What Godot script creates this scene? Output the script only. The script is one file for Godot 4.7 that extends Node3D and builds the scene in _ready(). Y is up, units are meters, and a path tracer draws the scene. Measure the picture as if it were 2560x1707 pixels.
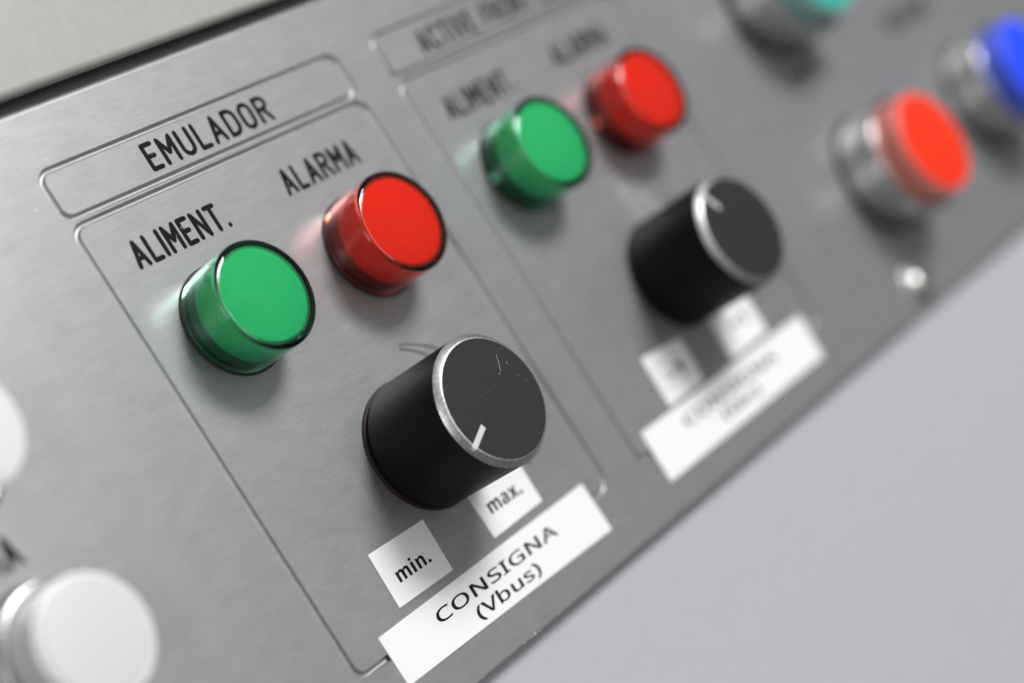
extends Node3D
# A control panel seen close up. All lengths below are in millimetres on the panel (x along its lettering,
# y up the panel, z out of it); MM turns them into metres.

const MM := 0.001
var glyphs := {}
var rng := RandomNumberGenerator.new()
var names := {}

# ---------------------------------------------------------------- materials

func noise_tex(freq: float, seed_: int, ramp: Array, size := 512, kind := FastNoiseLite.TYPE_SIMPLEX_SMOOTH, octaves := 3) -> NoiseTexture2D:
	var n := FastNoiseLite.new()
	n.noise_type = kind; n.frequency = freq; n.seed = seed_
	n.fractal_octaves = octaves
	var t := NoiseTexture2D.new()
	t.width = size; t.height = size; t.seamless = true; t.noise = n
	if ramp.size():
		var g := Gradient.new()
		var offs := PackedFloat32Array(); var cols := PackedColorArray()
		for r in ramp:
			offs.append(r[0]); cols.append(r[1])
		g.offsets = offs; g.colors = cols
		t.color_ramp = g
	return t

func grey(v: float) -> Color:
	return Color(v, v, v)

func mat(called: String, linear: Color, rough: float, metal := 0.0) -> StandardMaterial3D:
	var m := StandardMaterial3D.new()
	m.resource_name = called
	m.albedo_color = linear.linear_to_srgb()
	m.roughness = rough
	m.metallic = metal
	return m

func tri(m: StandardMaterial3D, period: Vector3) -> void:      # triplanar, one repeat per period (mm)
	m.uv1_triplanar = true
	m.uv1_scale = Vector3(1000.0 / period.x, 1000.0 / period.y, 1000.0 / period.z)
	m.uv1_triplanar_sharpness = 8.0

# ---------------------------------------------------------------- nodes

func numbered(called: String) -> String:
	if not names.has(called):
		names[called] = 0
		return called
	names[called] += 1
	return "%s_%03d" % [called, names[called]]

func tag(o: Node, label: String, category := "", group := "") -> void:
	if label: o.set_meta("label", label)
	if category: o.set_meta("category", category)
	if group: o.set_meta("group", group)

func thing(called: String, label: String, category: String, at := Vector3.ZERO, group := "") -> Node3D:
	var o := Node3D.new()
	o.name = numbered(called)
	add_child(o)
	o.position = at * MM
	tag(o, label, category, group)
	return o

func put(called: String, mesh: Mesh, m: Material, parent: Node, at := Vector3.ZERO) -> MeshInstance3D:
	var o := MeshInstance3D.new()
	o.name = called if parent != self else numbered(called)
	o.mesh = mesh
	if m: o.material_override = m
	o.position = at * MM
	parent.add_child(o, true)
	return o

func copy(o: Node3D, at: Vector3, label: String) -> Node3D:
	var c: Node3D = o.duplicate()
	c.name = numbered(o.name.rstrip("0123456789_") if o.name.right(3).is_valid_int() else o.name)
	add_child(c)
	c.position = at * MM
	c.set_meta("label", label)
	return c

# ---------------------------------------------------------------- meshes (arguments in mm)

func finish(v: PackedVector3Array, n: PackedVector3Array, idx: PackedInt32Array, scale := MM) -> ArrayMesh:
	var vol := 0.0
	for i in range(0, idx.size(), 3):
		vol += v[idx[i]].dot(v[idx[i + 1]].cross(v[idx[i + 2]]))
	if vol > 0.0:                                   # Godot's front faces run clockwise
		for i in range(0, idx.size(), 3):
			var a := idx[i]; idx[i] = idx[i + 1]; idx[i + 1] = a
	var w := PackedVector3Array()
	w.resize(v.size())
	for i in v.size(): w[i] = v[i] * scale
	var arr := []
	arr.resize(Mesh.ARRAY_MAX)
	arr[Mesh.ARRAY_VERTEX] = w
	arr[Mesh.ARRAY_NORMAL] = n
	arr[Mesh.ARRAY_INDEX] = idx
	var m := ArrayMesh.new()
	m.add_surface_from_arrays(Mesh.PRIMITIVE_TRIANGLES, arr)
	return m

func arc(c: Vector2, r: float, a0: float, a1: float, steps: int) -> Array:
	var out := []
	for i in steps + 1:
		var a := deg_to_rad(lerpf(a0, a1, float(i) / steps))
		out.append(c + Vector2(cos(a), sin(a)) * r)
	return out

# profile: Vector2(radius, z), running so that the outside is on its right; closed solids start and end on the axis or on themselves
func lathe(profile: Array, segs := 96, ovality := 0.0) -> ArrayMesh:
	var v := PackedVector3Array(); var n := PackedVector3Array(); var idx := PackedInt32Array()
	var m := profile.size() - 1
	var closed: bool = profile[0].distance_to(profile[m]) < 1e-6
	var seg_n := []
	for i in m:
		var d: Vector2 = (profile[i + 1] - profile[i]).normalized()
		seg_n.append(Vector2(d.y, -d.x))
	for i in m:
		var ends := []
		for e in 2:
			var k: int = i - 1 if e == 0 else i + 1
			if closed: k = posmod(k, m)
			var nn: Vector2 = seg_n[i]
			if k >= 0 and k < m and nn.dot(seg_n[k]) > 0.8:
				nn = (nn + seg_n[k]).normalized()
			ends.append(nn)
		var base := v.size()
		for j in segs + 1:
			var a := TAU * (j % segs) / segs
			var c := Vector2(cos(a), sin(a))
			var g := 1.0 + ovality * cos(2.0 * a)
			for e in 2:
				var q: Vector2 = profile[i + e]
				v.append(Vector3(c.x * q.x * g, c.y * q.x * g, q.y))
				n.append(Vector3(c.x * ends[e].x, c.y * ends[e].x, ends[e].y))
		for j in segs:
			var b := base + j * 2
			if profile[i].x > 1e-6: idx.append_array([b, b + 1, b + 2] if true else [])
			if profile[i + 1].x > 1e-6: idx.append_array([b + 1, b + 3, b + 2])
	return finish(v, n, idx)

# a flat prism with a chamfered upper edge over a convex outline
func slab(outline: Array, z0: float, z1: float, chamfer := 0.0) -> ArrayMesh:
	var st := SurfaceTool.new()
	st.begin(Mesh.PRIMITIVE_TRIANGLES)
	st.set_smooth_group(-1)
	var k := outline.size()
	var area := 0.0
	var mid := Vector2.ZERO
	for i in k:
		area += outline[i].cross(outline[(i + 1) % k]); mid += outline[i] / k
	var o := outline.duplicate()
	if area < 0: o.reverse()
	var inner := []
	for i in k:
		var a: Vector2 = (o[i] - o[(i + k - 1) % k]).normalized()
		var b: Vector2 = (o[(i + 1) % k] - o[i]).normalized()
		var na := Vector2(-a.y, a.x); var nb := Vector2(-b.y, b.x)
		inner.append(o[i] + (na + nb) / (1.0 + na.dot(nb)) * chamfer)
	var rings := [[o, z0], [o, z1 - chamfer], [inner, z1]]
	var tri_ := func(a: Vector3, b: Vector3, c: Vector3):
		for q in [a, c, b]: st.add_vertex(q * MM)
	for r in 2:
		if r == 1 and chamfer == 0.0: continue
		for i in k:
			var j := (i + 1) % k
			var p0: Vector2 = rings[r][0][i]; var p1: Vector2 = rings[r][0][j]
			var q0: Vector2 = rings[r + 1][0][i]; var q1: Vector2 = rings[r + 1][0][j]
			var za: float = rings[r][1]; var zb: float = rings[r + 1][1]
			tri_.call(Vector3(p0.x, p0.y, za), Vector3(p1.x, p1.y, za), Vector3(q1.x, q1.y, zb))
			tri_.call(Vector3(p0.x, p0.y, za), Vector3(q1.x, q1.y, zb), Vector3(q0.x, q0.y, zb))
	for i in range(1, k - 1):
		var t: Array = rings[2][0]
		tri_.call(Vector3(t[0].x, t[0].y, z1), Vector3(t[i].x, t[i].y, z1), Vector3(t[i + 1].x, t[i + 1].y, z1))
		tri_.call(Vector3(o[0].x, o[0].y, z0), Vector3(o[i + 1].x, o[i + 1].y, z0), Vector3(o[i].x, o[i].y, z0))
	st.generate_normals()
	return st.commit()

# a round bar along a smooth path at height z (mm); closed paths make a ring, open ones get round ends
func tube(path: Array, z: float, r: float, closed := false, sides := 10, scale := 1.0) -> ArrayMesh:
	var v := PackedVector3Array(); var n := PackedVector3Array(); var idx := PackedInt32Array()
	var rings := []                                   # [centre, direction, radius, along]
	var k := path.size()
	for i in k:
		var d: Vector2
		if closed: d = (path[(i + 1) % k] - path[(i + k - 1) % k]).normalized()
		elif i == 0: d = (path[1] - path[0]).normalized()
		elif i == k - 1: d = (path[i] - path[i - 1]).normalized()
		else: d = ((path[i + 1] - path[i]).normalized() + (path[i] - path[i - 1]).normalized()).normalized()
		if not closed and i == 0:
			for s in [70.0, 40.0]: rings.append([path[0] - d * r * sin(deg_to_rad(s)), d, r * cos(deg_to_rad(s)), -sin(deg_to_rad(s))])
		rings.append([path[i], d, r, 0.0])
		if not closed and i == k - 1:
			for s in [40.0, 70.0]: rings.append([path[i] + d * r * sin(deg_to_rad(s)), d, r * cos(deg_to_rad(s)), sin(deg_to_rad(s))])
	for g in rings:
		var side := Vector2(-g[1].y, g[1].x)
		for j in sides:
			var a := TAU * (j + 0.5) / sides
			var out := Vector3(side.x * cos(a), side.y * cos(a), sin(a))
			v.append(Vector3(g[0].x, g[0].y, z) + out * g[2])
			n.append(out)
	var m := rings.size()
	for i in (m if closed else m - 1):
		for j in sides:
			var a := i * sides + j; var b := i * sides + (j + 1) % sides
			var c := (i + 1) % m * sides + j; var d2 := (i + 1) % m * sides + (j + 1) % sides
			idx.append_array([a, b, c, b, d2, c])
	if not closed:
		var first := v.size()
		v.append(Vector3(path[0].x, path[0].y, z) - Vector3(rings[0][1].x, rings[0][1].y, 0) * r); n.append(Vector3(0, 0, 1))
		v.append(Vector3(path[k - 1].x, path[k - 1].y, z) + Vector3(rings[m - 1][1].x, rings[m - 1][1].y, 0) * r); n.append(Vector3(0, 0, 1))
		for j in sides:
			idx.append_array([first, (j + 1) % sides, j])
			idx.append_array([first + 1, (m - 1) * sides + j, (m - 1) * sides + (j + 1) % sides])
	return finish(v, n, idx, scale)

func rounded(x0: float, y0: float, x1: float, y1: float, r: float, steps := 8) -> Array:
	var out := []
	out.append_array(arc(Vector2(x1 - r, y1 - r), r, 0, 90, steps))
	out.append_array(arc(Vector2(x0 + r, y1 - r), r, 90, 180, steps))
	out.append_array(arc(Vector2(x0 + r, y0 + r), r, 180, 270, steps))
	out.append_array(arc(Vector2(x1 - r, y0 + r), r, 270, 360, steps))
	return out

# ---------------------------------------------------------------- lettering

# single-line engraving letters: strokes in a box 0..1 wide, 0..1 high
func strokes(ch: String) -> Array:
	var p := func(a: Array) -> Array:
		var o := []
		for i in range(0, a.size(), 2): o.append(Vector2(a[i], a[i + 1]))
		return o
	var half := func(cx: float, cy: float, rx: float, ry: float, a0: float, a1: float) -> Array:
		var o := []
		for i in 9:
			var a := deg_to_rad(lerpf(a0, a1, i / 8.0))
			o.append(Vector2(cx + rx * cos(a), cy + ry * sin(a)))
		return o
	match ch:
		"A": return [p.call([0, 0, .5, 1]), p.call([.5, 1, 1, 0]), p.call([.17, .32, .83, .32])]
		"C": return [half.call(.5, .72, .5, .28, 20, 180) + half.call(.5, .28, .5, .28, 180, 340)]
		"D": return [p.call([0, 0, 0, 1]), p.call([0, 1, .45, 1]) + half.call(.45, .65, .55, .35, 80, 0) + half.call(.45, .35, .55, .35, 0, -80) + p.call([.45, 0, 0, 0])]
		"E": return [p.call([0, 0, 0, 1]), p.call([0, 1, 1, 1]), p.call([0, .52, .82, .52]), p.call([0, 0, 1, 0])]
		"F": return [p.call([0, 0, 0, 1]), p.call([0, 1, 1, 1]), p.call([0, .52, .82, .52])]
		"I": return [p.call([0, 0, 0, 1])]
		"L": return [p.call([0, 0, 0, 1]), p.call([0, 0, 1, 0])]
		"M": return [p.call([0, 0, 0, 1]), p.call([0, 1, .5, .38]), p.call([.5, .38, 1, 1]), p.call([1, 1, 1, 0])]
		"N": return [p.call([0, 0, 0, 1]), p.call([0, 1, 1, 0]), p.call([1, 0, 1, 1])]
		"O": return [half.call(.5, .7, .5, .3, 0, 180) + half.call(.5, .3, .5, .3, 180, 360)]
		"P": return [p.call([0, 0, 0, 1]), p.call([0, 1, .5, 1]) + half.call(.5, .75, .5, .25, 80, -80) + p.call([.5, .5, 0, .5])]
		"R": return [p.call([0, 0, 0, 1]), p.call([0, 1, .5, 1]) + half.call(.5, .76, .5, .24, 80, -80) + p.call([.5, .52, 0, .52]), p.call([.5, .52, 1, 0])]
		"T": return [p.call([.5, 0, .5, 1]), p.call([0, 1, 1, 1])]
		"U": return [p.call([0, 1, 0, .3]) + half.call(.5, .3, .5, .3, 190, 350) + p.call([1, .3, 1, 1])]
		"V": return [p.call([0, 1, .5, 0]), p.call([.5, 0, 1, 1])]
		".": return [p.call([0, 0, .03, .01])]
	return []

func word_paths(text: String, x0: float, x1: float, y: float, h: float, slope := 0.0) -> Array:
	var w := {"I": 0.0, ".": 0.0, " ": 0.35, "M": 1.15, "E": .82, "L": .8, "F": .8, "T": .95}
	var gap := 0.66
	var total := 0.0
	for i in text.length(): total += w.get(text[i], 1.0) + (gap if i else 0.0)
	var unit := (x1 - x0) / total
	var x := x0
	var out := []
	for i in text.length():
		var cw: float = w.get(text[i], 1.0) * unit
		for s in strokes(text[i]):
			var q := []
			for pt in s: q.append(Vector2(x + pt.x * maxf(cw, 0.3), y + pt.y * h + slope * (x + pt.x * cw - x0)))
			out.append([q, text[i] == "O"])
		x += cw + gap * unit
	return out

func printed(parent: Node, called: String, text: String, bold: bool, x0: float, x1: float, y0: float, y1: float, z: float, turn: float, m: Material) -> void:
	var f := SystemFont.new()
	f.font_names = PackedStringArray(["Droid Sans"])
	if bold: f.font_weight = 700
	var t := TextMesh.new()
	var fv := FontVariation.new()
	fv.base_font = f
	fv.variation_embolden = 0.0 if bold else 0.35
	t.text = text; t.font = fv; t.font_size = 64; t.pixel_size = 0.01; t.depth = 0.02; t.curve_step = 0.8
	var arr: Array = t.get_mesh_arrays()
	var src: PackedVector3Array = arr[Mesh.ARRAY_VERTEX]
	var lo := Vector3.INF; var hi := -Vector3.INF
	for q in src:
		lo = lo.min(q); hi = hi.max(q)
	var c := Vector2((x0 + x1) / 2.0, (y0 + y1) / 2.0)
	for i in src.size():
		var u := Vector2((src[i].x - lo.x) / (hi.x - lo.x) - 0.5, (src[i].y - lo.y) / (hi.y - lo.y) - 0.5) * Vector2(x1 - x0, y1 - y0)
		u = u.rotated(turn) + c
		src[i] = Vector3(u.x, u.y, z + (0.03 if src[i].z > 0 else -0.02)) * MM
	var a2 := []
	a2.resize(Mesh.ARRAY_MAX)
	a2[Mesh.ARRAY_VERTEX] = src
	a2[Mesh.ARRAY_NORMAL] = arr[Mesh.ARRAY_NORMAL]
	a2[Mesh.ARRAY_INDEX] = arr[Mesh.ARRAY_INDEX]
	var mesh := ArrayMesh.new()
	mesh.add_surface_from_arrays(Mesh.PRIMITIVE_TRIANGLES, a2)
	put(called, mesh, m, parent)

# ---------------------------------------------------------------- cutting the plate

func cutter(root: CSGShape3D, mesh: Mesh, op: int, m: Material = null) -> void:
	var c := CSGMesh3D.new()
	c.mesh = mesh; c.operation = op
	c.material = m
	c.name = "cut"
	root.add_child(c, true)

func baked(root: CSGShape3D) -> ArrayMesh:                # the finished solid, in metres, with soft normals where it curves
	add_child(root)
	await get_tree().process_frame
	await get_tree().process_frame
	var got: Array = root.get_meshes()
	var mesh: Mesh = got[1]
	var out := ArrayMesh.new()
	for s in mesh.get_surface_count():
		var src: PackedVector3Array = mesh.surface_get_arrays(s)[Mesh.ARRAY_VERTEX]
		var ix = mesh.surface_get_arrays(s)[Mesh.ARRAY_INDEX]
		var order: PackedInt32Array = ix if ix != null and ix.size() else PackedInt32Array(range(src.size()))
		var st := SurfaceTool.new()
		st.begin(Mesh.PRIMITIVE_TRIANGLES)
		var fn := {}
		for i in range(0, order.size(), 3):
			var nn := (src[order[i + 2]] - src[order[i]]).cross(src[order[i + 1]] - src[order[i]])
			for e in 3:
				var key := Vector3i((src[order[i + e]] * 2000.0).round())
				if not fn.has(key): fn[key] = []
				fn[key].append(nn)
		for i in range(0, order.size(), 3):
			var nn := (src[order[i + 2]] - src[order[i]]).cross(src[order[i + 1]] - src[order[i]])
			if nn.length() < 1e-12: continue
			for e in 3:
				var sum := Vector3.ZERO
				for o in fn[Vector3i((src[order[i + e]] * 2000.0).round())]:
					if o.length() > 1e-12 and o.normalized().dot(nn.normalized()) > 0.72: sum += o
				st.set_normal(sum.normalized() if sum.length() > 0 else nn.normalized())
				st.add_vertex(src[order[i + e]] * MM)
		st.commit(out)
	remove_child(root)
	root.free()
	return out

# ================================================================ the scene

func _ready() -> void:
	rng.seed = 11
	# ---- camera
	var cam := Camera3D.new()
	cam.name = "camera"
	add_child(cam)
	var right := Vector3(0.57767, -0.53966, 0.61243)
	var down := Vector3(-0.36831, -0.84188, -0.39443)
	var fwd := Vector3(0.72846, 0.00228, -0.68509)
	cam.transform = Transform3D(Basis(right, -down, -fwd).orthonormalized(), Vector3(-220.472, -71.640, 283.518) * MM)
	var att := CameraAttributesPhysical.new()
	att.frustum_focal_length = 69.9
	att.frustum_focus_distance = 0.372
	att.frustum_near = 0.02
	att.frustum_far = 40.0
	att.exposure_aperture = 69.9 / 14.2
	cam.attributes = att
	cam.fov = 19.479
	cam.near = 0.02
	cam.far = 40.0
	cam.current = true
	# ---- surroundings and exposure
	var env := Environment.new()
	env.background_mode = Environment.BG_COLOR
	env.background_color = Color(0.155, 0.157, 0.161).linear_to_srgb()
	env.tonemap_mode = Environment.TONE_MAPPER_LINEAR
	env.tonemap_exposure = 1.0
	env.sdfgi_enabled = true; env.ssao_enabled = true; env.ssil_enabled = true
	var we := WorldEnvironment.new()
	we.name = "surroundings"
	we.environment = env
	add_child(we)
	# ---- lamps of the room
	room_light("square white ceiling light fitting above the panel", Vector3(610, 860, 1400), Vector3(80, -80, 0), Vector2(500, 500), 3.6)
	room_light("long white tube light fitting facing the panel", Vector3(330, 150, 1500), Vector3(60, -60, 0), Vector2(70, 1500), 0.6)

	room_light("small white ceiling light fitting behind the camera", Vector3(-1150, 220, 980), Vector3(40, -60, 0), Vector2(220, 560), 0.5)

	# ---- materials
	var plastic := mat("grey_laminate", Color(0.325, 0.327, 0.331), 0.43, 0.6)
	plastic.albedo_texture = noise_tex(0.05, 3, [[0.2, grey(0.95)], [0.85, grey(1.0)]], 512, FastNoiseLite.TYPE_VALUE, 3)
	plastic.roughness_texture = noise_tex(0.07, 8, [[0.2, grey(0.93)], [0.8, grey(1.0)]], 512, FastNoiseLite.TYPE_VALUE, 4)
	plastic.clearcoat_enabled = true
	plastic.clearcoat = 0.25
	plastic.clearcoat_roughness = 0.18
	plastic.heightmap_enabled = true
	plastic.heightmap_texture = noise_tex(0.11, 5, [], 1024, FastNoiseLite.TYPE_VALUE, 3)
	plastic.heightmap_scale = 0.00028
	plastic.detail_enabled = true
	plastic.detail_albedo = noise_tex(0.012, 61, [[0.2, grey(0.972)], [0.8, grey(1.0)]], 512, FastNoiseLite.TYPE_SIMPLEX_SMOOTH, 5)
	plastic.detail_blend_mode = BaseMaterial3D.BLEND_MODE_MUL
	plastic.detail_uv_layer = BaseMaterial3D.DETAIL_UV_2
	plastic.uv2_triplanar = true
	plastic.uv2_scale = Vector3(16.0, 22.0, 20.0)
	tri(plastic, Vector3(90, 6, 60))
	var enamel := mat("black_enamel", Color(0.008, 0.008, 0.008), 0.3)
	enamel.metallic_specular = 0.28
	var paper := mat("white_label", Color(0.71, 0.715, 0.715), 0.5)
	var ink := mat("black_ink", Color(0.010, 0.010, 0.013), 0.6)
	ink.metallic_specular = 0.2
	var steel := mat("chrome", Color(0.56, 0.555, 0.545), 0.24, 1.0)

	await build_panel(plastic, enamel)
	await build_surrounds()
	build_lamps()
	build_knobs()
	build_labels(paper, ink)
	build_buttons(steel)

func room_light(label: String, at: Vector3, aim: Vector3, size: Vector2, energy: float) -> void:
	var o := thing("ceiling_light", label, "light fitting", at)
	o.look_at_from_position(at * MM, aim * MM, Vector3.UP)
	var w := size.x; var h := size.y
	var body := put("housing", slab([Vector2(-w / 2 - 20, -h / 2 - 20), Vector2(w / 2 + 20, -h / 2 - 20), Vector2(w / 2 + 20, h / 2 + 20), Vector2(-w / 2 - 20, h / 2 + 20)], 4, 60, 4), mat("white_housing", Color(0.7, 0.7, 0.7), 0.5), o)
	body.position = Vector3.ZERO
	var glow := mat("lit_diffuser", Color(0.8, 0.8, 0.8), 0.6)
	glow.emission_enabled = true
	glow.emission = Color(1.0, 0.98, 0.95)
	glow.emission_energy_multiplier = 1.0
	put("diffuser", slab([Vector2(-w / 2, -h / 2), Vector2(w / 2, -h / 2), Vector2(w / 2, h / 2), Vector2(-w / 2, h / 2)], 0, 3.9, 0), glow, o)
	var a := AreaLight3D.new()
	a.name = "light"
	a.area_size = size * MM
	a.light_energy = energy
	a.light_color = Color(0.992, 0.993, 1.0)
	a.area_range = 12.0
	a.area_attenuation = 2.0
	a.shadow_enabled = true
	a.position = Vector3(0, 0, -0.004)
	o.add_child(a)

# ---------------------------------------------------------------- panel plate with its grooves and words

func build_panel(plastic: Material, enamel: Material) -> void:
	var panel := thing("control_panel", "grey engraved control panel plate carrying the lamps, knobs and buttons", "control panel")
	var x0 := -150.0; var x1 := 420.0
	var top := 11.2; var bottom := -121.2
	# section of the plate: rolled upper edge, small chamfer below
	var sec := CSGPolygon3D.new()
	var prof := PackedVector2Array()
	prof.append(Vector2(bottom, -3.8))
	for q in [Vector2(bottom, -0.7), Vector2(bottom + 0.2, -0.2), Vector2(bottom + 0.7, 0)]: prof.append(q)
	prof.append(Vector2(top, 0.0))
	for q in [Vector2(0.5, -0.06), Vector2(0.95, -0.22), Vector2(9.0, -3.4), Vector2(9.0, -3.8)]:
		prof.append(Vector2(top, 0) + q)
	sec.polygon = prof
	sec.depth = x1 - x0
	# polygon x is panel y, polygon y is panel z, depth runs along panel x
	sec.transform = Transform3D(Basis(Vector3(0, 1, 0), Vector3(0, 0, 1), Vector3(1, 0, 0)), Vector3(x1, 0, 0))
	var root := CSGCombiner3D.new()
	root.name = "cutting"
	root.add_child(sec)
	var zc := -0.12
	var gr := 0.7
	for m in 2:
		var ox: float = [0.0, 94.3][m]
		cutter(root, tube(rounded(ox, -9.8, ox + 82.0, 0.0, 2.6), zc, gr, true), CSGShape3D.OPERATION_SUBTRACTION)
		cutter(root, tube(rounded(ox, -107.0, ox + 82.2, -11.5, 2.8), zc, gr, true), CSGShape3D.OPERATION_SUBTRACTION)
		# wedge scale round the knob, thin end first
		var c := Vector2(ox + 44.0, -77.9)
		var wedge := []
		for i in 21:
			var t := i / 20.0
			wedge.append(c + Vector2.from_angle(deg_to_rad(lerpf(64, -35, t))) * lerpf(20.6, 27.2, t))
		for i in 21:
			var t := 1.0 - i / 20.0
			wedge.append(c + Vector2.from_angle(deg_to_rad(lerpf(64, -35, t))) * lerpf(19.7, 20.3, t))
		cutter(root, tube(wedge, -0.1, 0.3, true, 8), CSGShape3D.OPERATION_SUBTRACTION)
	var words := [
		["EMULADOR", 24.1, 57.6, -7.5, 5.0, "black engraved word EMULADOR in the left title frame"],
		["ALIMENT.", 8.8, 32.6, -23.1, 4.9, "black engraved word ALIMENT. above the left green lamp"],
		["ALARMA", 50.2, 71.8, -22.7, 4.8, "black engraved word ALARMA above the left red lamp"],
		["ACTIVE FRONT END", 107.5, 163.0, -7.5, 5.0, "blurred black engraved title in the right title frame"],
		["ALIMENT.", 103.2, 127.0, -23.1, 4.9, "blurred black engraved word above the right green lamp"],
		["ALARMA", 144.4, 166.0, -22.7, 4.8, "blurred black engraved word above the right red lamp"],
		["PARO", 224.0, 243.0, -55.0, 5.0, "blurred engraved word above the red push button"],
		["REARME", 281.0, 306.0, -55.0, 5.0, "blurred engraved word near the top right corner"],
		["ALARMA", -66.2, -44.6, -58.2, 5.0, "out of focus end of an engraved word between the white buttons"],
	]
	var made := []
	for w in words:
		var paths := word_paths(w[0], w[1], w[2], w[3], w[4])
		var shell := CSGCombiner3D.new()
		shell.name = "inlay"
		for q in paths:
			cutter(root, tube(q[0].slice(0, -1) if q[1] else q[0], -0.12, 0.52, q[1], 12), CSGShape3D.OPERATION_SUBTRACTION)
			cutter(shell, tube(q[0].slice(0, -1) if q[1] else q[0], -0.12, 0.55, q[1], 12), CSGShape3D.OPERATION_UNION)
		var lid := CSGBox3D.new()
		lid.name = "lid"
		lid.operation = CSGShape3D.OPERATION_SUBTRACTION
		lid.size = Vector3(100, 20, 2)
		lid.position = Vector3((w[1] + w[2]) / 2.0, w[3] + 2.0, 1.0 - 0.13)
		shell.add_child(lid)
		made.append([shell, w[5]])
	put("plate", await baked(root), plastic, panel)
	for d in made:
		var o := put("engraved_word", await baked(d[0]), enamel, panel)
		o.set_meta("label", d[1])
	# pale specks of dust and a few chips along the worn lower edge
	var st := SurfaceTool.new()
	st.begin(Mesh.PRIMITIVE_TRIANGLES)
	for i in 260:
		var c := Vector3(rng.randf_range(-40, 190), rng.randf_range(-118, 9), 0.0)
		flake(st, c, rng.randf_range(0.05, 0.14) * (2.4 if i < 16 else 1.0), 0.07)
	for i in 260:
		var a := rng.randf() * TAU
		var d := 14.2 + absf(rng.randfn(0.0, 7.0))
		flake(st, Vector3(43.1 + cos(a) * d, -77.9 + sin(a) * d, 0), rng.randf_range(0.04, 0.11), 0.06)
	var dust := put("dust_specks", st.commit(), mat("pale_dust", Color(0.55, 0.55, 0.53), 0.8), panel)
	dust.set_meta("kind", "stuff")
	st = SurfaceTool.new()
	st.begin(Mesh.PRIMITIVE_TRIANGLES)
	for i in 34:
		var x: float = 43.0 + rng.randfn(0.0, 2.2) if i < 9 else rng.randf_range(20, 80)
		flake(st, Vector3(x, bottom + rng.randf_range(0.1, 0.6), -0.14), rng.randf_range(0.06, 0.16) * (1.8 if i < 4 else 1.0), 0.16)
	var hair := SurfaceTool.new()
	hair.begin(Mesh.PRIMITIVE_TRIANGLES)
	var scuff := SurfaceTool.new()
	scuff.begin(Mesh.PRIMITIVE_TRIANGLES)
	for i in 70:
		var a := Vector2(rng.randfn(143.0, 5.5), rng.randf_range(-66.0, -50.0))
		var b := a + Vector2(rng.randf_range(-1.5, 2.5), rng.randf_range(-9.0, -2.0))
		var w := (b - a).normalized().orthogonal() * rng.randf_range(0.04, 0.14)
		for q in [a + w, a - w, b + w, b + w, a - w, b - w]:
			scuff.set_normal(Vector3(0, 0, 1)); scuff.add_vertex(Vector3(q.x, q.y, 0.012 + i * 0.0002) * MM)
	var marks := put("scuff_marks", scuff.commit(), mat("pale_scuff", Color(0.36, 0.36, 0.37), 0.6), panel)
	marks.set_meta("kind", "stuff")
	for i in 90:
		var a := Vector2(rng.randf_range(-55.0, 175.0), rng.randf_range(-117.0, 9.0))
		var b := a + Vector2.from_angle(rng.randfn(0.0, 0.5)) * rng.randf_range(1.5, 7.0)
		var w := (b - a).normalized().orthogonal() * rng.randf_range(0.012, 0.03)
		for q in [a + w, a - w, b + w, b + w, a - w, b - w]:
			hair.set_normal(Vector3(0, 0, 1)); hair.add_vertex(Vector3(q.x, q.y, 0.006 + i * 0.0001) * MM)
	var lines := put("hairline_scratches", hair.commit(), mat("pale_hairline", Color(0.42, 0.42, 0.42), 0.5), panel)
	lines.set_meta("kind", "stuff")
	var chips := put("edge_chips", st.commit(), mat("pale_core", Color(0.75, 0.75, 0.74), 0.6), panel)
	chips.set_meta("kind", "stuff")

func flake(st: SurfaceTool, c: Vector3, r: float, h: float) -> void:
	var a0 := rng.randf() * TAU
	var pts := []
	for k in 5:
		var a := a0 + TAU * k / 5.0
		pts.append(c + Vector3(cos(a) * r * rng.randf_range(0.6, 1.5), sin(a) * r * rng.randf_range(0.6, 1.2), -0.01))
	var tip := c + Vector3(rng.randf_range(-0.3, 0.3) * r, rng.randf_range(-0.3, 0.3) * r, h)
	for k in 5:
		var p0: Vector3 = pts[k]; var p1: Vector3 = pts[(k + 1) % 5]
		var nn := (p1 - p0).cross(tip - p0).normalized()
		for q in [p0, tip, p1]:
			st.set_normal(nn); st.add_vertex(q * MM)

# ---------------------------------------------------------------- cabinet sheet below and cover above

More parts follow.
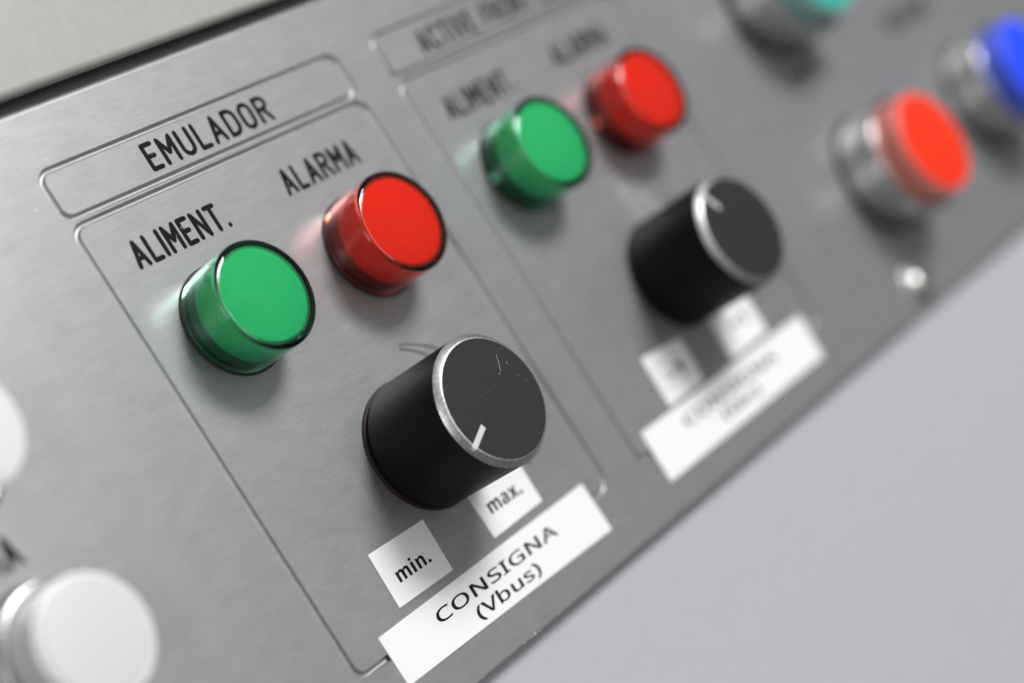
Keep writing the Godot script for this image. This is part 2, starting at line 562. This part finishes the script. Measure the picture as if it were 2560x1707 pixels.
func build_surrounds() -> void:
	var sheet := mat("pale_grey_paint", Color(0.385, 0.39, 0.40), 0.4)
	sheet.albedo_texture = noise_tex(0.02, 21, [[0.2, grey(0.985)], [0.8, grey(1.0)]], 512)
	sheet.heightmap_enabled = true
	sheet.heightmap_texture = noise_tex(0.03, 22, [], 512)
	sheet.heightmap_scale = 0.0006
	tri(sheet, Vector3(60, 60, 60))
	var cab := put("cabinet", slab([Vector2(-200, -330), Vector2(560, -330), Vector2(560, 60), Vector2(-200, 60)], -8.0, -3.8, 0.3), sheet, self)
	var st := SurfaceTool.new()
	st.begin(Mesh.PRIMITIVE_TRIANGLES)
	for i in 40:
		flake(st, Vector3(rng.randf_range(20, 260), rng.randf_range(-215, -126), -3.8), rng.randf_range(0.08, 0.22), 0.05)
	var marks := put("dirt_specks", st.commit(), mat("dark_dirt", Color(0.2, 0.2, 0.2), 0.8), cab)
	marks.set_meta("kind", "stuff")
	tag(cab, "smooth pale grey painted cabinet face below the control panel", "cabinet")
	var paint := mat("greenish_grey_paint", Color(0.30, 0.308, 0.278), 0.42)
	paint.albedo_texture = noise_tex(0.02, 31, [[0.25, grey(0.975)], [0.75, grey(1.0)]], 512)
	paint.heightmap_enabled = true
	paint.heightmap_texture = noise_tex(0.025, 32, [], 512)
	paint.heightmap_scale = 0.0008
	tri(paint, Vector3(44, 44, 44))
	# cover: a folded sheet whose lower edge is rolled inwards
	var prof := PackedVector2Array()
	var y0 := 13.9; var zt := 4.2; var r := 1.5
	for a in range(270, 89, -15):
		prof.append(Vector2(y0 + r + r * cos(deg_to_rad(a)), zt - r + r * sin(deg_to_rad(a))))
	prof.append(Vector2(150, zt)); prof.append(Vector2(150, zt - 2.0 * r))
	var sec := CSGPolygon3D.new()
	sec.name = "cutting"
	sec.polygon = prof; sec.depth = 600.0
	var root := CSGCombiner3D.new()
	root.add_child(sec)
	sec.transform = Transform3D(Basis(Vector3(0, 1, 0), Vector3(0, 0, 1), Vector3(1, 0, 0)), Vector3(420, 0, 0))
	var cov := put("cover", await baked(root), paint, self)
	tag(cov, "greenish grey painted cover sheet along the upper edge of the panel", "cover")

# ---------------------------------------------------------------- indicator lamps

func make_lamp(label: String, tint: Color, core: Color, at: Vector3) -> Node3D:
	var o := thing("indicator_lamp", label, "indicator lamp", at, "")
	var rubber := mat("black_rubber", Color(0.015, 0.015, 0.015), 0.6)
	put("gasket", lathe([Vector2(0, 0.0), Vector2(11.25, 0.0), Vector2(11.35, 0.25), Vector2(11.2, 0.55), Vector2(10.2, 0.6), Vector2(0, 0.6)]), rubber, o)
	put("socket", lathe([Vector2(0, 0.55), Vector2(8.8, 0.62), Vector2(8.8, 3.9), Vector2(0, 3.9)], 48), mat("grey_socket", Color(0.22, 0.22, 0.22), 0.7), o)
	var ins := mat("coloured_diffuser", core, 0.5)
	ins.albedo_texture = noise_tex(0.03, 51, [[0.2, grey(0.98)], [0.8, grey(1.0)]], 256)
	tri(ins, Vector3(14, 14, 14))
	ins.subsurf_scatter_enabled = true
	ins.subsurf_scatter_strength = 0.5 if tint.g > tint.r else 0.2
	put("diffuser", lathe([Vector2(0, 4.0), Vector2(9.35, 4.0), Vector2(9.55, 4.2), Vector2(9.55, 4.9), Vector2(9.45, 5.1)] + arc(Vector2(8.95, 10.55), 0.5, 0, 90, 4) + [Vector2(0, 11.05)]), ins, o)
	var glass := mat("tinted_clear_plastic", tint, 0.03)
	glass.albedo_color.a = 0.0
	glass.refraction_enabled = true
	glass.refraction_scale = 0.049
	var prof := [Vector2(9.75, 0.62), Vector2(11.0, 0.62)]
	for i in 13:
		prof.append(Vector2(9.5 + 1.5 * cos(PI / 24.0 * i), 11.32 + 0.95 * sin(PI / 24.0 * i)))
	prof += [Vector2(0, 12.27), Vector2(0, 11.25)]
	prof += arc(Vector2(9.35, 10.85), 0.4, 90, 0, 4)
	prof += [Vector2(9.75, 0.62)]
	put("lens", lathe(prof, 128), glass, o)
	var st := SurfaceTool.new()
	st.begin(Mesh.PRIMITIVE_TRIANGLES)
	for i in 16:
		var a := rng.randf() * TAU; var rr := sqrt(rng.randf()) * 9.0
		flake(st, Vector3(cos(a) * rr, sin(a) * rr, 12.28), rng.randf_range(0.025, 0.06), 0.04)
	var specks := put("dust_specks", st.commit(), mat("pale_lint", Color(0.5, 0.5, 0.48), 0.8), o)
	specks.set_meta("kind", "stuff")
	return o

func build_lamps() -> void:
	var green_t := Color(0.19, 0.77, 0.43); var green_c := Color(0.96, 0.97, 0.96)
	var red_t := Color(1.0, 0.16, 0.09); var red_c := Color(1.0, 0.98, 0.96)
	var g := make_lamp("sharp green indicator lamp under the word ALIMENT.", green_t, green_c, Vector3(20.2, -39.3, 0))
	var r := make_lamp("sharp red indicator lamp under the word ALARMA", red_t, red_c, Vector3(60.8, -39.1, 0))
	copy(g, Vector3(113.6, -39.05, 0), "blurred green indicator lamp in the right frame, beside its red lamp")
	copy(r, Vector3(154.4, -39.0, 0), "blurred red indicator lamp in the right frame, above the farther knob")
	for c in get_children():
		if c.name.begins_with("indicator_lamp"): c.set_meta("group", "domed lamps in the engraved frames")

# ---------------------------------------------------------------- knobs

func make_knob(at: Vector3) -> Node3D:
	var o := thing("rotary_knob", "", "knob", at, "black rotary knobs with silver rims")
	var black := mat("black_anodised", Color(0.010, 0.010, 0.011), 0.5)
	black.metallic_specular = 0.22
	black.albedo_texture = noise_tex(0.08, 41, [[0.3, grey(0.8)], [0.8, grey(1.0)]], 256)
	tri(black, Vector3(9, 9, 9))
	var cap := mat("black_cap", Color(0.020, 0.0197, 0.020), 0.55)
	cap.metallic_specular = 0.4
	cap.albedo_texture = noise_tex(0.045, 42, [[0.2, grey(0.78)], [0.8, grey(1.0)]], 512, FastNoiseLite.TYPE_SIMPLEX, 5)
	cap.heightmap_enabled = true
	cap.heightmap_texture = noise_tex(0.12, 43, [], 256)
	cap.heightmap_scale = 0.001
	tri(cap, Vector3(16, 16, 16))
	var silver := mat("turned_aluminium", Color(0.62, 0.62, 0.62), 0.42, 1.0)
	silver.albedo_texture = noise_tex(0.06, 44, [[0.2, grey(0.85)], [0.85, grey(1.0)]], 256)
	silver.roughness_texture = noise_tex(0.09, 45, [[0.2, grey(0.8)], [0.8, grey(1.0)]], 256)
	tri(silver, Vector3(14, 14, 14))
	var rust := mat("rusty_collar", Color(0.035, 0.024, 0.017), 0.6)
	rust.albedo_texture = noise_tex(0.05, 46, [[0.3, grey(0.35)], [0.55, Color(0.9, 0.7, 0.55)], [0.8, Color(1.0, 0.85, 0.7)]], 256)
	tri(rust, Vector3(8, 8, 8))
	put("collar", lathe([Vector2(0, 0), Vector2(13.5, 0), Vector2(13.6, 0.5), Vector2(13.45, 0.85), Vector2(13.1, 0.9), Vector2(12.8, 0.55), Vector2(0, 0.55)]), rust, o)
	put("spindle", lathe([Vector2(0, 0.5), Vector2(11.5, 0.5), Vector2(11.5, 2.2), Vector2(0, 2.2)], 48), mat("dark_spindle", Color(0.02, 0.014, 0.01), 0.7), o)
	put("body", lathe([Vector2(0, 1.7), Vector2(13.0, 1.7), Vector2(13.3, 1.82), Vector2(13.44, 2.2), Vector2(13.44, 22.8), Vector2(13.0, 22.9), Vector2(0, 22.9)], 128), black, o)
	put("rim", lathe([Vector2(11.6, 22.9), Vector2(13.3, 22.9), Vector2(13.47, 22.98), Vector2(12.42, 24.02), Vector2(12.3, 24.08), Vector2(11.6, 24.08), Vector2(11.6, 22.9)], 128), silver, o)
	put("cap", lathe([Vector2(0, 22.92), Vector2(11.59, 22.92), Vector2(12.1, 24.1), Vector2(12.05, 24.14), Vector2(0, 24.14)], 128), cap, o)
	return o

func pointer(o: Node3D, deg: float) -> void:
	var bar := mat("bright_metal", Color(0.80, 0.79, 0.77), 0.35, 0.5)
	var p := put("pointer", slab([Vector2(7.2, -0.6), Vector2(12.6, -0.6), Vector2(12.95, -0.35), Vector2(12.95, 0.35), Vector2(12.6, 0.6), Vector2(7.2, 0.6)], 23.5, 24.3, 0.12), bar, o)
	p.rotation.z = deg_to_rad(deg)

func build_knobs() -> void:
	var k := make_knob(Vector3(43.1, -77.9, 0))
	tag(k, "sharp black rotary knob above the min. and max. labels")
	var k2 := copy(k, Vector3(138.0, -77.0, 0), "blurred black rotary knob under the farther red lamp")
	pointer(k, 206.0)
	pointer(k2, 120.0)
	# fine pale scratches on the near knob's cap
	var st := SurfaceTool.new()
	st.begin(Mesh.PRIMITIVE_TRIANGLES)
	for s in [[Vector2(6.6, 6.6), Vector2(5.9, 4.9)], [Vector2(5.9, 4.9), Vector2(5.2, 3.6)], [Vector2(7.9, 4.6), Vector2(7.8, 3.9)], [Vector2(4.7, 3.5), Vector2(4.4, 3.1)], [Vector2(8.6, 1.2), Vector2(8.7, 0.9)], [Vector2(9.8, -0.3), Vector2(9.9, -0.5)]]:
		var a: Vector2 = s[0]; var b: Vector2 = s[1]
		var side := (b - a).normalized().orthogonal() * 0.05
		for tri_ in [[a + side, a - side, b + side], [b + side, a - side, b - side]]:
			for q in tri_:
				st.set_normal(Vector3(0, 0, 1)); st.add_vertex(Vector3(q.x, q.y, 24.155) * MM)
	for i in 30:
		var a := rng.randf() * TAU; var rr := sqrt(rng.randf()) * 11.0
		flake(st, Vector3(cos(a) * rr, sin(a) * rr, 24.14), rng.randf_range(0.03, 0.07), 0.05)
	var sc := put("scratches", st.commit(), mat("pale_scratch", Color(0.32, 0.32, 0.31), 0.6), k)
	sc.set_meta("kind", "stuff")

# ---------------------------------------------------------------- stickers

func sticker(label: String, quad: Array, paper: Material) -> Node3D:
	var c := Vector2.ZERO
	for q in quad: c += q / 4.0
	var o := thing("paper_label", label, "label", Vector3(c.x, c.y, 0))
	var local := []
	for q in quad: local.append(q - c)
	put("paper", slab(local, 0.02, 0.2, 0.02), paper, o)
	o.set_meta("centre", c)
	return o

func build_labels(paper: Material, ink: Material) -> void:
	var V := func(a: Array) -> Array:
		var o := []
		for i in range(0, 8, 2): o.append(Vector2(a[i], a[i + 1]))
		return o
	var jobs := [
		["white sticker printed min. below the near knob", [17.0, -89.6, 33.2, -90.1, 32.8, -101.3, 16.6, -101.0], [["min.", true, 20.1, 29.6, -97.5, -94.4, -0.02]]],
		["white sticker printed max. beside the near knob", [46.2, -91.6, 63.2, -92.4, 63.1, -101.0, 46.4, -101.3], [["max.", true, 49.3, 59.8, -97.3, -94.9, -0.01]]],
		["long white sticker printed CONSIGNA (Vbus), in focus", [8.5, -103.0, 75.4, -103.1, 75.7, -114.4, 8.6, -113.4], [["CONSIGNA", false, 22.8, 61.9, -108.2, -105.6, -0.005], ["(Vbus)", false, 31.9, 52.4, -112.8, -109.5, -0.01]]],
		["small blurred white sticker at the lower left of the farther knob", [112.6, -89.2, 127.9, -90.2, 127.2, -101.2, 112.2, -101.4], [["-1", true, 117.4, 123.4, -97.2, -94.2, -0.02]]],
		["small blurred white sticker at the lower right of the farther knob", [140.2, -89.9, 157.3, -91.0, 156.9, -101.0, 140.0, -101.4], [["+1", false, 146.2, 152.6, -96.6, -93.4, -0.02]]],
		["long blurred white sticker under the farther knob", [99.3, -102.2, 170.8, -102.5, 170.4, -114.0, 99.2, -114.5], [["CONSIGNA", false, 113.5, 154.3, -107.6, -105.0, -0.01], ["(Iac)", false, 126.2, 142.4, -112.0, -109.0, -0.01]]],
	]
	for j in jobs:
		var o := sticker(j[0], V.call(j[1]), paper)
		var c: Vector2 = o.get_meta("centre")
		o.remove_meta("centre")
		for t in j[2]:
			printed(o, "printed_word", t[0], t[1], t[2] - c.x, t[3] - c.x, t[4] - c.y, t[5] - c.y, 0.2, t[6], ink)

# ---------------------------------------------------------------- pushbuttons and screw

func make_button(label: String, at: Vector3, tone: Color, rim_tone: Color, r: float, h: float, steel: Material, share := 0.62) -> Node3D:
	var o := thing("push_button", label, "push button", at, "chrome ringed push buttons")
	put("gasket", lathe([Vector2(0, 0), Vector2(r + 3.1, 0), Vector2(r + 3.2, 0.6), Vector2(r + 2.8, 1.2), Vector2(0, 1.1)]), mat("black_rubber", Color(0.015, 0.015, 0.015), 0.6), o)
	put("bezel", lathe([Vector2(r + 0.6, 1.0), Vector2(r + 2.4, 1.0), Vector2(r + 2.5, 1.4), Vector2(r + 2.5, h * share)] + arc(Vector2(r + 1.9, h * share), 0.6, 0, 90, 4) + [Vector2(r + 1.2, h * share + 0.5), Vector2(r + 0.6, h * share + 0.1), Vector2(r + 0.6, 1.0)]), steel, o)
	put("skirt", lathe([Vector2(0, 1.1), Vector2(r + 0.5, 1.15), Vector2(r + 0.5, h - 0.9)] + arc(Vector2(r - 0.1, h - 0.9), 0.6, 0, 90, 4) + [Vector2(r - 0.3, h - 0.4), Vector2(0, h - 0.4)]), mat("milky_plastic", rim_tone, 0.3), o)
	put("button_face", lathe([Vector2(0, h - 0.8), Vector2(r - 0.35, h - 0.8), Vector2(r - 0.35, h - 0.4)] + arc(Vector2(r - 0.75, h - 0.3), 0.4, 0, 90, 4) + [Vector2(0, h + 0.1)]), mat("button_plastic", tone, 0.35), o)
	return o

func build_buttons(steel: Material) -> void:
	make_button("blurred red push button with chrome ring at the right", Vector3(235.0, -85.6, 0), Color(0.75, 0.028, 0.004), Color(0.66, 0.20, 0.16), 13.8, 19.5, steel)
	make_button("blurred blue push button with chrome ring at the right edge", Vector3(304, -83.5, 0), Color(0.01, 0.06, 0.80), Color(0.06, 0.11, 0.70), 13.8, 19.5, steel)
	make_button("blurred teal green push button with chrome ring at the top edge", Vector3(233.5, -30.5, 0), Color(0.02, 0.36, 0.30), Color(0.25, 0.45, 0.42), 13.8, 19.5, steel)
	make_button("white push button with chrome ring in the lower left corner", Vector3(-49.6, -74.6, 0), Color(0.55, 0.55, 0.555), Color(0.70, 0.70, 0.70), 10.2, 14.5, steel, 0.4)
	make_button("white push button cut off by the left edge", Vector3(-49.8, -36.4, 0), Color(0.62, 0.62, 0.625), Color(0.68, 0.68, 0.68), 10.2, 14.5, steel, 0.2)
	var bright := mat("bright_steel", Color(0.55, 0.54, 0.52), 0.33, 1.0)
	var s := thing("panel_screw", "small bright domed screw head near the panel's lower edge", "screw", Vector3(222.0, -114.5, 0))
	put("head", lathe([Vector2(0, 0), Vector2(4.2, 0)] + arc(Vector2(0, -2.3), 4.8, 29, 90, 8)), bright, s)
	put("washer", lathe([Vector2(0, 0), Vector2(5.6, 0), Vector2(5.6, 0.5), Vector2(5.3, 0.7), Vector2(0, 0.7)]), bright, s)
